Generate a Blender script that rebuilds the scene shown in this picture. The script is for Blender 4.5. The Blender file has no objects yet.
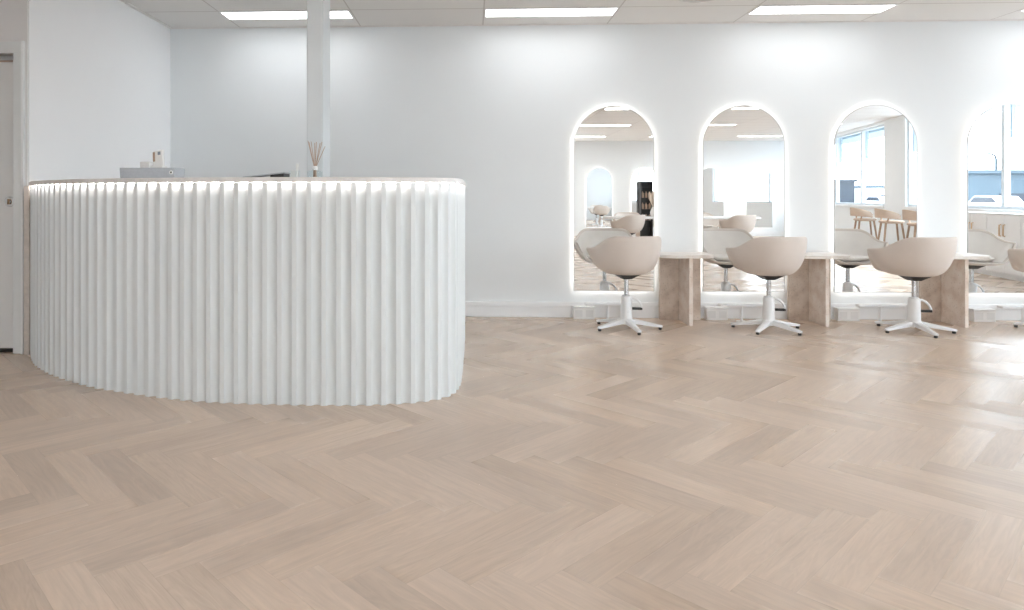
import bpy, bmesh, math, random
from mathutils import Vector, Matrix
random.seed(7)
PI = math.pi
sc = bpy.context.scene
COL = sc.collection

# ------------------------------------------------------------------ materials
def new_mat(name):
    m = bpy.data.materials.new(name); m.use_nodes = True
    nt = m.node_tree
    return m, nt, nt.nodes['Principled BSDF']

def pmat(name, rgb, rough=0.5, metal=0.0, noise=0.0, nscale=8.0, bump=0.0, bscale=60.0, emit=None, estr=0.0, spec=0.5, **kw):
    m, nt, b = new_mat(name)
    b.inputs['Base Color'].default_value = (*rgb, 1)
    b.inputs['Roughness'].default_value = rough
    b.inputs['Metallic'].default_value = metal
    b.inputs['Specular IOR Level'].default_value = spec
    for k, v in kw.items(): b.inputs[k.replace('_', ' ')].default_value = v
    if emit:
        b.inputs['Emission Color'].default_value = (*emit, 1); b.inputs['Emission Strength'].default_value = estr
    N, L = nt.nodes, nt.links
    if noise > 0 or bump > 0:
        tc = N.new('ShaderNodeTexCoord')
    if noise > 0:
        n = N.new('ShaderNodeTexNoise'); n.inputs['Scale'].default_value = nscale; n.inputs['Detail'].default_value = 4
        L.new(tc.outputs['Object'], n.inputs['Vector'])
        r = N.new('ShaderNodeMapRange'); r.inputs['From Min'].default_value = .3; r.inputs['From Max'].default_value = .7
        r.inputs['To Min'].default_value = 1 - noise; r.inputs['To Max'].default_value = 1 + noise * .5
        L.new(n.outputs['Fac'], r.inputs['Value'])
        mx = N.new('ShaderNodeVectorMath'); mx.operation = 'SCALE'; mx.inputs[0].default_value = rgb
        L.new(r.outputs['Result'], mx.inputs['Scale']); L.new(mx.outputs['Vector'], b.inputs['Base Color'])
    if bump > 0:
        n2 = N.new('ShaderNodeTexNoise'); n2.inputs['Scale'].default_value = bscale; n2.inputs['Detail'].default_value = 3
        L.new(tc.outputs['Object'], n2.inputs['Vector'])
        bp = N.new('ShaderNodeBump'); bp.inputs['Strength'].default_value = bump; bp.inputs['Distance'].default_value = .004
        L.new(n2.outputs['Fac'], bp.inputs['Height']); L.new(bp.outputs['Normal'], b.inputs['Normal'])
    return m

def emat(name, rgb, strength):
    m = bpy.data.materials.new(name); m.use_nodes = True
    nt = m.node_tree; nt.nodes.clear()
    e = nt.nodes.new('ShaderNodeEmission'); e.inputs['Color'].default_value = (*rgb, 1); e.inputs['Strength'].default_value = strength
    o = nt.nodes.new('ShaderNodeOutputMaterial'); nt.links.new(e.outputs[0], o.inputs[0])
    return m

def glass_mat(name, tint, rough=0.02):
    m = bpy.data.materials.new(name); m.use_nodes = True
    nt = m.node_tree; nt.nodes.clear(); N, L = nt.nodes, nt.links
    t = N.new('ShaderNodeBsdfTransparent'); t.inputs['Color'].default_value = (*tint, 1)
    g = N.new('ShaderNodeBsdfGlossy'); g.inputs['Roughness'].default_value = rough
    lw = N.new('ShaderNodeLayerWeight'); lw.inputs['Blend'].default_value = .15
    f = N.new('ShaderNodeMath'); f.operation = 'MULTIPLY'; L.new(lw.outputs['Facing'], f.inputs[0]); f.inputs[1].default_value = .12
    mx = N.new('ShaderNodeMixShader'); o = N.new('ShaderNodeOutputMaterial')
    L.new(f.outputs[0], mx.inputs[0]); L.new(t.outputs[0], mx.inputs[1]); L.new(g.outputs[0], mx.inputs[2]); L.new(mx.outputs[0], o.inputs[0])
    return m

M = {}
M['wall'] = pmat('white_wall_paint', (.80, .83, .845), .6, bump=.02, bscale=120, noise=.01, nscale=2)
M['wall_lit'] = pmat('lit_white_wall_paint', (.90, .91, .92), .6, bump=.02, bscale=120)  # same wall paint, lightened to stand in for light on the left wall
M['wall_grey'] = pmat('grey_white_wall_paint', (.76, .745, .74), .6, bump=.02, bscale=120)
M['trim'] = pmat('white_trim_paint', (.82, .83, .84), .35, noise=.01)
M['doorpaint'] = pmat('pale_grey_door_paint', (.70, .70, .69), .45, noise=.01)
M['frame_grey'] = pmat('pale_grey_frame_paint', (.72, .74, .74), .45, noise=.01)
M['counter'] = pmat('white_satin_lacquer', (.73, .765, .78), .38, noise=.01, nscale=3)
M['ledge'] = pmat('pale_stone_ledge', (.80, .78, .76), .35, noise=.08, nscale=14)
M['oak_edge'] = pmat('pale_oak_edge', (.66, .60, .56), .5, noise=.15, nscale=20)
M['shell'] = pmat('beige_shell', (.68, .61, .555), .62, noise=.03, nscale=6, bump=.06, bscale=300)
M['cushion'] = pmat('pale_beige_cushion', (.82, .78, .74), .8, noise=.03, nscale=9, bump=.1, bscale=350)  # seat cushion colour, also lightens the chair insides for mirror light
M['whitemetal'] = pmat('white_powder_coat', (.84, .85, .86), .3, noise=.01)
M['chrome'] = pmat('brushed_chrome', (.62, .63, .64), .25, metal=1, noise=.03)
M['black'] = pmat('black_plastic', (.014, .014, .015), .45, noise=.1)
M['mirror'] = pmat('silvered_mirror', (.93, .945, .95), .0, metal=1)
M['mirror_edge'] = pmat('pale_metal_edge', (.50, .50, .50), .4, metal=.6, noise=.02)
M['led'] = emat('warm_led_strip', (1, .94, .87), 6.0)
M['counter_led'] = emat('counter_led_strip', (1, .92, .86), 38.0)
M['panel'] = emat('ceiling_panel_light', (.97, .985, 1), 5.2); M['panel_high'] = emat('bright_ceiling_panel_light', (1, .985, .96), 9.5)
M['ceil_frame'] = pmat('white_light_frame', (.8, .8, .8), .4, noise=.01)
M['socket'] = pmat('white_socket_plastic', (.82, .81, .80), .4, noise=.01)
M['socket_slot'] = pmat('grey_socket_slot', (.72, .71, .70), .5, noise=.02)
M['brass'] = pmat('brushed_brass', (.66, .47, .30), .3, metal=.85, noise=.05)
M['cabinet'] = pmat('white_cabinet_lacquer', (.80, .80, .80), .4, noise=.01)
M['wood'] = pmat('light_oak_wood', (.42, .29, .20), .5, noise=.2, nscale=14)
M['stoolpad'] = pmat('tan_stool_fabric', (.56, .44, .35), .75, noise=.05, bump=.1, bscale=300)
M['tabletop'] = pmat('white_table_laminate', (.82, .82, .81), .3, noise=.02)
M['greybox'] = pmat('grey_metal_box', (.49, .515, .55), .5, noise=.06, nscale=60)
M['whiteplastic'] = pmat('white_plastic', (.82, .82, .80), .35, noise=.02)
M['screen'] = pmat('dark_screen', (.28, .33, .38), .15, noise=.05)
M['tan'] = pmat('tan_strip', (.45, .32, .24), .5, noise=.05)
M['reed'] = pmat('tan_reed', (.52, .38, .29), .7, noise=.15, nscale=40)
M['ribbon'] = pmat('white_collar', (.9, .9, .89), .5, noise=.02)
M['glass'] = glass_mat('clear_glass', (.96, .98, .985))
M['pane'] = glass_mat('window_glass', (.95, .98, 1.0))
M['winframe'] = pmat('white_window_frame', (.66, .72, .76), .4, noise=.03)
M['asphalt'] = pmat('asphalt', (.20, .205, .21), .9, noise=.15, nscale=1.5)
M['bluewall'] = pmat('pale_blue_cladding', (.08,.112,.134), .6, noise=.08, nscale=.6)
M['bluefin'] = pmat('blue_grey_fascia', (.42, .52, .58), .5, noise=.05)
M['bluedark'] = pmat('dark_glazing', (.034,.042,.055), .3, noise=.1)
M['pole'] = pmat('grey_lamp_pole', (.07, .09, .105), .5, metal=.3, noise=.05)
M['shelfblack'] = pmat('black_shelf', (.025, .022, .02), .5, noise=.1)
M['bottle'] = pmat('brown_product_bottle', (.35, .24, .17), .35, noise=.1)
M['vase'] = pmat('white_ceramic', (.8, .78, .75), .4, noise=.02)
M['pampas'] = pmat('dried_pampas', (.66, .55, .45), .9, noise=.2, nscale=30)
M['lever_dark'] = pmat('dark_brass_lock', (.30, .20, .12), .35, metal=.8, noise=.3, nscale=60)

def ceiling_mat():
    m, nt, b = new_mat('ceiling_tiles'); N, L = nt.nodes, nt.links
    geo = N.new('ShaderNodeNewGeometry'); sep = N.new('ShaderNodeSeparateXYZ'); L.new(geo.outputs['Position'], sep.inputs[0])
    def line(out, off, pitch, w):
        a = N.new('ShaderNodeMath'); a.operation = 'SUBTRACT'; L.new(out, a.inputs[0]); a.inputs[1].default_value = off
        p = N.new('ShaderNodeMath'); p.operation = 'PINGPONG'; L.new(a.outputs[0], p.inputs[0]); p.inputs[1].default_value = pitch / 2
        c = N.new('ShaderNodeMath'); c.operation = 'LESS_THAN'; L.new(p.outputs[0], c.inputs[0]); c.inputs[1].default_value = w
        return c.outputs[0]
    lx = line(sep.outputs['X'], -2.255, 1.18, .006); ly = line(sep.outputs['Y'], 6.045, .6, .008)
    mx = N.new('ShaderNodeMath'); mx.operation = 'MAXIMUM'; L.new(lx, mx.inputs[0]); L.new(ly, mx.inputs[1])
    mix = N.new('ShaderNodeMix'); mix.data_type = 'RGBA'
    mix.inputs['A'].default_value = (.80, .79, .775, 1); mix.inputs['B'].default_value = (.60, .57, .55, 1)
    L.new(mx.outputs[0], mix.inputs['Factor']); L.new(mix.outputs['Result'], b.inputs['Base Color'])
    b.inputs['Roughness'].default_value = .8
    n = N.new('ShaderNodeTexNoise'); n.inputs['Scale'].default_value = 150; L.new(geo.outputs['Position'], n.inputs['Vector'])
    bp = N.new('ShaderNodeBump'); bp.inputs['Strength'].default_value = .05; bp.inputs['Distance'].default_value = .003
    L.new(n.outputs['Fac'], bp.inputs['Height']); L.new(bp.outputs['Normal'], b.inputs['Normal'])
    return m
M['ceiling'] = ceiling_mat()

def floor_mat():
    m, nt, b = new_mat('herringbone_oak'); N, L = nt.nodes, nt.links
    uv = N.new('ShaderNodeUVMap'); uv.uv_map = 'plank'
    at = N.new('ShaderNodeAttribute'); at.attribute_name = 'rnd'
    at2 = N.new('ShaderNodeAttribute'); at2.attribute_name = 'rnd2'
    # grain space: u along plank (metres), v across
    mp = N.new('ShaderNodeMapping'); mp.inputs['Scale'].default_value = (2.4, 42, 1); L.new(uv.outputs['UV'], mp.inputs['Vector'])
    off = N.new('ShaderNodeCombineXYZ'); ml = N.new('ShaderNodeMath'); ml.operation = 'MULTIPLY'; L.new(at.outputs['Fac'], ml.inputs[0]); ml.inputs[1].default_value = 91.0
    L.new(ml.outputs[0], off.inputs['Z']); L.new(ml.outputs[0], off.inputs['X'])
    ad = N.new('ShaderNodeVectorMath'); ad.operation = 'ADD'; L.new(mp.outputs[0], ad.inputs[0]); L.new(off.outputs[0], ad.inputs[1])
    g1 = N.new('ShaderNodeTexNoise'); g1.inputs['Scale'].default_value = 1; g1.inputs['Detail'].default_value = 6; g1.inputs['Roughness'].default_value = .65; g1.inputs['Distortion'].default_value = .6
    L.new(ad.outputs[0], g1.inputs['Vector'])
    mp2 = N.new('ShaderNodeMapping'); mp2.inputs['Scale'].default_value = (1.1, 7.5, 1); L.new(uv.outputs['UV'], mp2.inputs['Vector'])
    ad2 = N.new('ShaderNodeVectorMath'); ad2.operation = 'ADD'; L.new(mp2.outputs[0], ad2.inputs[0]); L.new(off.outputs[0], ad2.inputs[1])
    g2 = N.new('ShaderNodeTexNoise'); g2.inputs['Scale'].default_value = 1.3; g2.inputs['Detail'].default_value = 2; g2.inputs['Distortion'].default_value = 1.2
    L.new(ad2.outputs[0], g2.inputs['Vector'])
    # cathedral rings : sin of the low noise
    sn = N.new('ShaderNodeMath'); sn.operation = 'MULTIPLY'; L.new(g2.outputs['Fac'], sn.inputs[0]); sn.inputs[1].default_value = 60
    si = N.new('ShaderNodeMath'); si.operation = 'SINE'; L.new(sn.outputs[0], si.inputs[0])
    # brightness factor
    def mad(src, k, c):
        x = N.new('ShaderNodeMath'); x.operation = 'MULTIPLY_ADD'; L.new(src, x.inputs[0]); x.inputs[1].default_value = k; x.inputs[2].default_value = c; return x.outputs[0]
    def add(a, c):
        x = N.new('ShaderNodeMath'); x.operation = 'ADD'; L.new(a, x.inputs[0]); L.new(c, x.inputs[1]); return x.outputs[0]
    f = add(add(mad(at.outputs['Fac'], .17, .915), mad(g1.outputs['Fac'], .46, -.23)), mad(si.outputs[0], .028, 0))
    # plank edges
    sep = N.new('ShaderNodeSeparateXYZ'); L.new(uv.outputs['UV'], sep.inputs[0])
    def edge(out, length):
        p = N.new('ShaderNodeMath'); p.operation = 'PINGPONG'; L.new(out, p.inputs[0]); p.inputs[1].default_value = length / 2
        c = N.new('ShaderNodeMath'); c.operation = 'LESS_THAN'; L.new(p.outputs[0], c.inputs[0]); c.inputs[1].default_value = .0012
        return c.outputs[0]
    em = N.new('ShaderNodeMath'); em.operation = 'MAXIMUM'; L.new(edge(sep.outputs['X'], .67), em.inputs[0]); L.new(edge(sep.outputs['Y'], .134), em.inputs[1])
    f = add(f, mad(em.outputs[0], -.10, 0))
    mix = N.new('ShaderNodeMix'); mix.data_type = 'RGBA'
    mix.inputs['A'].default_value = (.60, .478, .378, 1); mix.inputs['B'].default_value = (.59, .477, .388, 1)
    L.new(at2.outputs['Fac'], mix.inputs['Factor'])
    sc_ = N.new('ShaderNodeVectorMath'); sc_.operation = 'SCALE'; L.new(mix.outputs['Result'], sc_.inputs[0]); L.new(f, sc_.inputs['Scale'])
    L.new(sc_.outputs[0], b.inputs['Base Color'])
    L.new(mad(at2.outputs['Fac'], .16, .20), b.inputs['Roughness'])
    b.inputs['Specular IOR Level'].default_value = .5
    bp = N.new('ShaderNodeBump'); bp.inputs['Strength'].default_value = .10; bp.inputs['Distance'].default_value = .002
    L.new(g1.outputs['Fac'], bp.inputs['Height']); L.new(bp.outputs['Normal'], b.inputs['Normal'])
    tl = N.new('ShaderNodeCombineXYZ'); L.new(mad(at.outputs['Fac'], .02, -.01), tl.inputs['X']); L.new(mad(at2.outputs['Fac'], .03, -.015), tl.inputs['Y'])   # every plank lies at its own slight tilt
    ge = N.new('ShaderNodeNewGeometry'); na = N.new('ShaderNodeVectorMath'); na.operation = 'ADD'; L.new(ge.outputs['Normal'], na.inputs[0]); L.new(tl.outputs[0], na.inputs[1])
    nn = N.new('ShaderNodeVectorMath'); nn.operation = 'NORMALIZE'; L.new(na.outputs[0], nn.inputs[0]); L.new(nn.outputs[0], bp.inputs['Normal'])
    return m
M['floor'] = floor_mat()

def stone_mat(name, base, dark, light, speck=1.0):
    m, nt, b = new_mat(name); N, L = nt.nodes, nt.links
    tc = N.new('ShaderNodeTexCoord')
    n = N.new('ShaderNodeTexNoise'); n.inputs['Scale'].default_value = 9; n.inputs['Detail'].default_value = 6; L.new(tc.outputs['Object'], n.inputs['Vector'])
    r = N.new('ShaderNodeValToRGB'); r.color_ramp.elements[0].position = .35; r.color_ramp.elements[0].color = (*dark, 1)
    r.color_ramp.elements[1].position = .68; r.color_ramp.elements[1].color = (*light, 1)
    e = r.color_ramp.elements.new(.5); e.color = (*base, 1)
    L.new(n.outputs['Fac'], r.inputs['Fac'])
    v = N.new('ShaderNodeTexVoronoi'); v.inputs['Scale'].default_value = 42; L.new(tc.outputs['Object'], v.inputs['Vector'])
    lt = N.new('ShaderNodeMath'); lt.operation = 'LESS_THAN'; L.new(v.outputs['Distance'], lt.inputs[0]); lt.inputs[1].default_value = .22
    ml = N.new('ShaderNodeMath'); ml.operation = 'MULTIPLY'; L.new(lt.outputs[0], ml.inputs[0]); ml.inputs[1].default_value = .45 * speck
    mix = N.new('ShaderNodeMix'); mix.data_type = 'RGBA'; L.new(ml.outputs[0], mix.inputs['Factor']); L.new(r.outputs['Color'], mix.inputs['A'])
    mix.inputs['B'].default_value = (*[c * .72 for c in dark], 1)
    L.new(mix.outputs['Result'], b.inputs['Base Color']); b.inputs['Roughness'].default_value = .4
    return m
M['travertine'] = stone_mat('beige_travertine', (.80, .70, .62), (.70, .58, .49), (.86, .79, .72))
M['travertine_shaded'] = stone_mat('shaded_travertine', (.58, .48, .40), (.47, .37, .30), (.66, .57, .49))  # shaded copy of the travertine, back panel shadow put into the colour
M['stonetop'] = stone_mat('cream_stone_top', (.80, .755, .71), (.73, .67, .61), (.85, .82, .79), .3)

# ------------------------------------------------------------------ mesh helpers
def box(bm, x0, x1, y0, y1, z0, z1):
    vs = [bm.verts.new(p) for p in [(x0,y0,z0),(x1,y0,z0),(x1,y1,z0),(x0,y1,z0),(x0,y0,z1),(x1,y0,z1),(x1,y1,z1),(x0,y1,z1)]]
    for f in [(3,2,1,0),(4,5,6,7),(0,1,5,4),(1,2,6,5),(2,3,7,6),(3,0,4,7)]: bm.faces.new([vs[i] for i in f])
    return vs

def prism(bm, pts, z0, z1):
    a = [bm.verts.new((x, y, z0)) for x, y in pts]; b = [bm.verts.new((x, y, z1)) for x, y in pts]
    n = len(pts)
    bm.faces.new(a[::-1]); bm.faces.new(b)
    for i in range(n): bm.faces.new([a[i], a[(i+1) % n], b[(i+1) % n], b[i]])

def lathe(bm, prof, c=(0,0,0), seg=24):
    rings = []
    for r, z in prof:
        if r < 1e-6: rings.append([bm.verts.new((c[0], c[1], c[2]+z))])
        else: rings.append([bm.verts.new((c[0]+r*math.cos(2*PI*k/seg), c[1]+r*math.sin(2*PI*k/seg), c[2]+z)) for k in range(seg)])
    for a, b in zip(rings, rings[1:]):
        for k in range(seg):
            k2 = (k+1) % seg
            if len(a) == 1 and len(b) == 1: continue
            if len(a) == 1: bm.faces.new([a[0], b[k2], b[k]])
            elif len(b) == 1: bm.faces.new([a[k], a[k2], b[0]])
            else: bm.faces.new([a[k], a[k2], b[k2], b[k]])
    if len(rings[0]) > 1: bm.faces.new(rings[0][::-1])
    if len(rings[-1]) > 1: bm.faces.new(rings[-1])

def tube(bm, pts, r, seg=10, closed=False):
    pts = [Vector(p) for p in pts]; n = len(pts)
    rad = r if isinstance(r, (list, tuple)) else [r]*n
    rings = []; prev = None
    for i, p in enumerate(pts):
        if closed: t = (pts[(i+1) % n]-pts[i-1]).normalized()
        else: t = (pts[min(i+1, n-1)]-pts[max(i-1, 0)]).normalized()
        if prev is None:
            u = t.orthogonal().normalized()
        else:
            u = (prev - t*prev.dot(t)); u = u.normalized() if u.length > 1e-6 else t.orthogonal().normalized()
        prev = u; w = t.cross(u)
        rings.append([bm.verts.new(p+rad[i]*(math.cos(2*PI*k/seg)*u+math.sin(2*PI*k/seg)*w)) for k in range(seg)])
    m = n if closed else n-1
    for i in range(m):
        a, b = rings[i], rings[(i+1) % n]
        for k in range(seg): bm.faces.new([a[k], a[(k+1) % seg], b[(k+1) % seg], b[k]])
    if not closed: bm.faces.new(rings[0][::-1]); bm.faces.new(rings[-1])

def obj(name, bm, mat, parent=None, smooth=False, bevel=0.0, bseg=2, autosmooth=None):
    bmesh.ops.recalc_face_normals(bm, faces=bm.faces[:])
    me = bpy.data.meshes.new(name); bm.to_mesh(me); bm.free()
    me.materials.append(mat)
    o = bpy.data.objects.new(name, me); COL.objects.link(o)
    if parent is not None: o.parent = parent
    if smooth:
        for p in me.polygons: p.use_smooth = True
        if autosmooth:
            import numpy as np
            bm2 = bmesh.new(); bm2.from_mesh(me)
            for e in bm2.edges:
                if len(e.link_faces) == 2 and e.calc_face_angle(0) > autosmooth: e.smooth = False
            bm2.to_mesh(me); bm2.free()
    if bevel > 0:
        md = o.modifiers.new('bevel', 'BEVEL'); md.width = bevel; md.segments = bseg; md.limit_method = 'ANGLE'; md.angle_limit = .6
    return o

def B(*boxes):
    bm = bmesh.new()
    for b in boxes: box(bm, *b)
    return bm

def tag(o, label=None, cat=None, group=None, kind=None):
    if label: o['label'] = label
    if cat: o['category'] = cat
    if group: o['group'] = group
    if kind: o['kind'] = kind
    return o

def thing(name, label, cat, loc=(0,0,0), rz=0, group=None):
    o = bpy.data.objects.new(name, None); COL.objects.link(o)
    o.location = loc; o.rotation_euler = (0, 0, rz); o.empty_display_size = .1
    return tag(o, label, cat, group)

def struct(name, bm, mat, label=None, **k):
    o = obj(name, bm, mat, **k); o['kind'] = 'structure'
    if label: o['label'] = label; 
    return o

def dup(root, loc, rz=None, label=None, group=None):
    def cp(o, par):
        c = o.copy(); COL.objects.link(c)
        if par is not None: c.parent = par
        for ch in list(o.children): cp(ch, c)
        return c
    kids = list(root.children)
    r = root.copy(); COL.objects.link(r)
    for ch in kids: cp(ch, r)
    r.location = loc
    if rz is not None: r.rotation_euler = (0, 0, rz)
    if label: r['label'] = label
    if group: r['group'] = group
    return r

# ------------------------------------------------------------------ room dimensions
WY = 6.64            # mirror wall
CH = 2.80            # ceiling
RY = -7.40           # rear wall behind the camera
DY = 4.95            # door wall plane on the left
LX = -5.2            # far left wall
def rwx(y): return 8.484 - .19*y      # right (window) wall line
RT = Vector((.19, -1, 0)).normalized(); RN = Vector((-1, -.19, 0)).normalized(); RO = Vector((rwx(WY), WY, 0))
RL = (WY-RY) * math.hypot(1, .19)

# floor -----------------------------------------------------------------------------
def make_floor():
    Lp, W = .67, .134
    bm = bmesh.new(); uvl = bm.loops.layers.uv.new('plank')
    l1 = bm.faces.layers.float.new('rnd'); l2 = bm.faces.layers.float.new('rnd2')
    # plank frame rotated 45 degrees, rows of the pattern run along the mirror wall
    ea = Vector((math.cos(PI/4), -math.sin(PI/4))); eb = Vector((math.sin(PI/4), math.cos(PI/4)))
    org = Vector((-.954, 2.992))
    rr = random.Random(3)
    def quad(a0, b0, la, lb, along_a):
        cs = [(a0, b0), (a0+la, b0), (a0+la, b0+lb), (a0, b0+lb)]
        P = [org + ea*a + eb*b for a, b in cs]
        if max(p.x for p in P) < LX-.2 or min(p.x for p in P) > 10.2 or max(p.y for p in P) < RY-.2 or min(p.y for p in P) > WY+.2: return
        f = bm.faces.new([bm.verts.new((p.x, p.y, 0)) for p in P])
        f[l1] = rr.random(); f[l2] = rr.random()
        uv = [(0, 0), (la, 0), (la, lb), (0, lb)] if along_a else [(0, 0), (0, la), (lb, la), (lb, 0)]
        for lo, c in zip(f.loops, uv): lo[uvl].uv = c
    for i in range(-130, 131):
        for j in range(-26, 27):
            a, b = i*W + j*Lp, i*W - j*Lp
            quad(a, b, Lp, W, True)
            quad(a, b+W, W, Lp, False)
    for co, no in [((LX,0,0),(-1,0,0)), ((0,WY+.1,0),(0,1,0)), ((0,RY,0),(0,-1,0)), (tuple(RO), tuple(-RN))]:
        bmesh.ops.bisect_plane(bm, geom=bm.verts[:]+bm.edges[:]+bm.faces[:], plane_co=co, plane_no=no, clear_outer=True)
    for f in bm.faces:
        if f.normal.z < 0: f.normal_flip()
    me = bpy.data.meshes.new('floor'); bm.to_mesh(me); bm.free(); me.materials.append(M['floor'])
    o = bpy.data.objects.new('floor', me); COL.objects.link(o); o['kind'] = 'structure'
make_floor()

# ceiling and walls ---------------------------------------------------------------------
bm = bmesh.new(); prism(bm, [(LX-.1, RY-.1), (rwx(RY)+.15, RY-.1), (rwx(WY)+.15, WY+.1), (LX-.1, WY+.1)], CH, CH+.1)
struct('ceiling', bm, M['ceiling'])
struct('wall_back', B((-3.0, rwx(WY)+.1, WY, WY+.1, 0, CH)), M['wall'])
FILL_WX = [-.4, 1.0, 2.4]  # unseen rear windows, added as soft fill light from behind the camera
struct('wall_rear', B((LX, FILL_WX[0], RY-.1, RY, 0, CH), (FILL_WX[-1], rwx(RY), RY-.1, RY, 0, CH), (FILL_WX[0], FILL_WX[-1], RY-.1, RY, 0, .2), (FILL_WX[0], FILL_WX[-1], RY-.1, RY, 2.6, CH)), M['wall'])
for k, (a, b) in enumerate(zip(FILL_WX, FILL_WX[1:])):
    fr = struct('window_%d' % (8+k), B((a, a+.05, RY-.09, RY-.02, .2, 2.6), (b-.05, b, RY-.09, RY-.02, .2, 2.6), (a+.05, b-.05, RY-.09, RY-.02, .2, .26), (a+.05, b-.05, RY-.09, RY-.02, 2.54, 2.6)), M['winframe'])
    obj('pane', B((a+.05, b-.05, RY-.06, RY-.054, .26, 2.54)), M['pane'], fr)
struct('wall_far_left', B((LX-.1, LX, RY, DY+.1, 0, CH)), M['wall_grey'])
# left wall: straight from the back corner, then easing outward to meet the door wall
pts = [(-2.95, WY), (-2.95, 5.75)]
for k in range(1, 9):
    t = k/8; pts.append((-2.95 - .305*t*t*(1.6-.6*t), 5.75 - .80*t))
bm = bmesh.new(); prism(bm, pts + [(-3.35, 4.95+.02), (-3.35, WY)], 0, CH)
struct('wall_left', bm, M['wall_lit'], smooth=True, autosmooth=.6)
# door wall with its door
DX0, DX1 = -4.22, -3.365        # door opening
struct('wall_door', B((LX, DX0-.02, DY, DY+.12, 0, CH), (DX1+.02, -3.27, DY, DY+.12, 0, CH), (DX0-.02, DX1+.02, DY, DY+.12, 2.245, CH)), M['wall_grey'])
struct('wall_light_block', B((LX, -3.36, DY+.1205, DY+.2, 0, CH)), M['wall_grey'])  # unseen backing, added to stop sky light leaking round the door
struct('trim_1', B((DX0-.11, DX0, DY-.022, DY+.06, 0, 2.205), (DX1, DX1+.064, DY-.022, DY+.06, 0, 2.205), (DX0-.11, DX1+.064, DY-.022, DY+.06, 2.205, 2.29)), M['frame_grey'], bevel=.004)
struct('trim_2', B((DX1+.066, DX1+.080, DY-.03, DY-.001, 0, 2.295)), M['trim'])
d = struct('door_1', B((DX0+.004, DX1-.012, DY+.03, DY+.07, .03, 2.15)), M['doorpaint'])
obj('door_gap_shade', B((DX0+.004, DX1-.004, DY+.022, DY+.05, .002, .028)), M['black'], d)  # black strip standing in for the shade in the gap under the door
obj('door_head_strip', B((DX0+.002, DX1-.002, DY+.02, DY+.06, 2.151, 2.162)), M['tan'], d)
bm = bmesh.new(); lathe(bm, [(0, 0), (.036, 0), (.038, .004), (.035, .010), (.016, .012), (.014, .02), (0, .021)])
bmesh.ops.rotate(bm, verts=bm.verts[:], matrix=Matrix.Rotation(PI/2, 3, 'X'))
h = obj('door_lock', bm, M['chrome'], d, smooth=True, autosmooth=.7); h.location = (-3.418, DY+.0299, 1.115)
bm = bmesh.new(); lathe(bm, [(0, 0), (.019, 0), (.019, .003), (0, .003)]); bmesh.ops.rotate(bm, verts=bm.verts[:], matrix=Matrix.Rotation(PI/2, 3, 'X'))
bmesh.ops.translate(bm, verts=bm.verts[:], vec=(0, -.009, 0))
box(bm, -.005, .005, -.028, -.01, -.02, .02)
obj('thumb_turn', bm, M['lever_dark'], h)
# ceiling edge angle and skirtings
struct('trim_3', B((-2.95, rwx(WY), WY-.018, WY, CH-.007, CH-.0005)), M['ledge'])
struct('trim_4', B((-2.95, -2.914, 5.75, WY-.018, CH-.007, CH-.0005)), M['ledge'])
struct('baseboard_back', B((-2.95, rwx(WY), WY-.014, WY, 0, .105), (-2.95, rwx(WY), WY-.022, WY, .105, .148)), M['trim'], bevel=.004)
struct('baseboard_rear', B((LX, rwx(RY), RY, RY+.016, 0, .14)), M['trim'])

# ------------------------------------------------------------------ right window wall
def RP(s, inset, z): 
    p = RO + RT*s + RN*inset; return (p.x, p.y, z)
def rbox(bm, s0, s1, i0, i1, z0, z1):
    vs = [bm.verts.new(RP(*p)) for p in [(s0,i0,z0),(s1,i0,z0),(s1,i1,z0),(s0,i1,z0),(s0,i0,z1),(s1,i0,z1),(s1,i1,z1),(s0,i1,z1)]]
    for f in [(3,2,1,0),(4,5,6,7),(0,1,5,4),(1,2,6,5),(2,3,7,6),(3,0,4,7)]: bm.faces.new([vs[i] for i in f])
def RB(*bs):
    bm = bmesh.new()
    for b in bs: rbox(bm, *b)
    return bm
SILL, HEAD = .96, 2.74
bays = [[.45, 2.25, 4.40, 6.5, 7.78], [8.85, 10.36, 12.2, 14.0]]
struct('wall_right', RB((0, RL, -.2, 0, 0, SILL-.04), (0, RL, -.2, 0, HEAD, CH), (0, .45, -.2, 0, SILL-.04, HEAD), (7.78, 8.85, -.2, 0, SILL-.04, HEAD), (14.0, RL, -.2, 0, SILL-.04, HEAD)), M['wall'])
struct('trim_5', RB((.45, 7.78, -.19, .05, SILL-.04, SILL), (8.85, 14.0, -.19, .05, SILL-.04, SILL)), M['trim'])
k = 1
for bay in bays:
    for a, b in zip(bay, bay[1:]):
        fr = struct('window_%d' % k, RB((a, a+.045, -.13, -.05, SILL, HEAD), (b-.045, b, -.13, -.05, SILL, HEAD), (a+.045, b-.045, -.13, -.05, SILL, SILL+.05), (a+.045, b-.045, -.13, -.05, HEAD-.05, HEAD)), M['winframe'])
        obj('pane', RB((a+.045, b-.045, -.095, -.089, SILL+.05, HEAD-.05)), M['pane'], fr)
        obj('blue_fin', RB((b-.06, b+.0, -.19, -.135, 2.05, HEAD)), M['bluefin'], fr)
        k += 1
struct('trim_6', RB((.3, 14.1, -.9, -.23, HEAD-.08, HEAD+.1)), M['bluefin'])
struct('baseboard_right', RB((4.72, RL-.02, 0, .015, 0, .13)), M['trim'])

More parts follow.
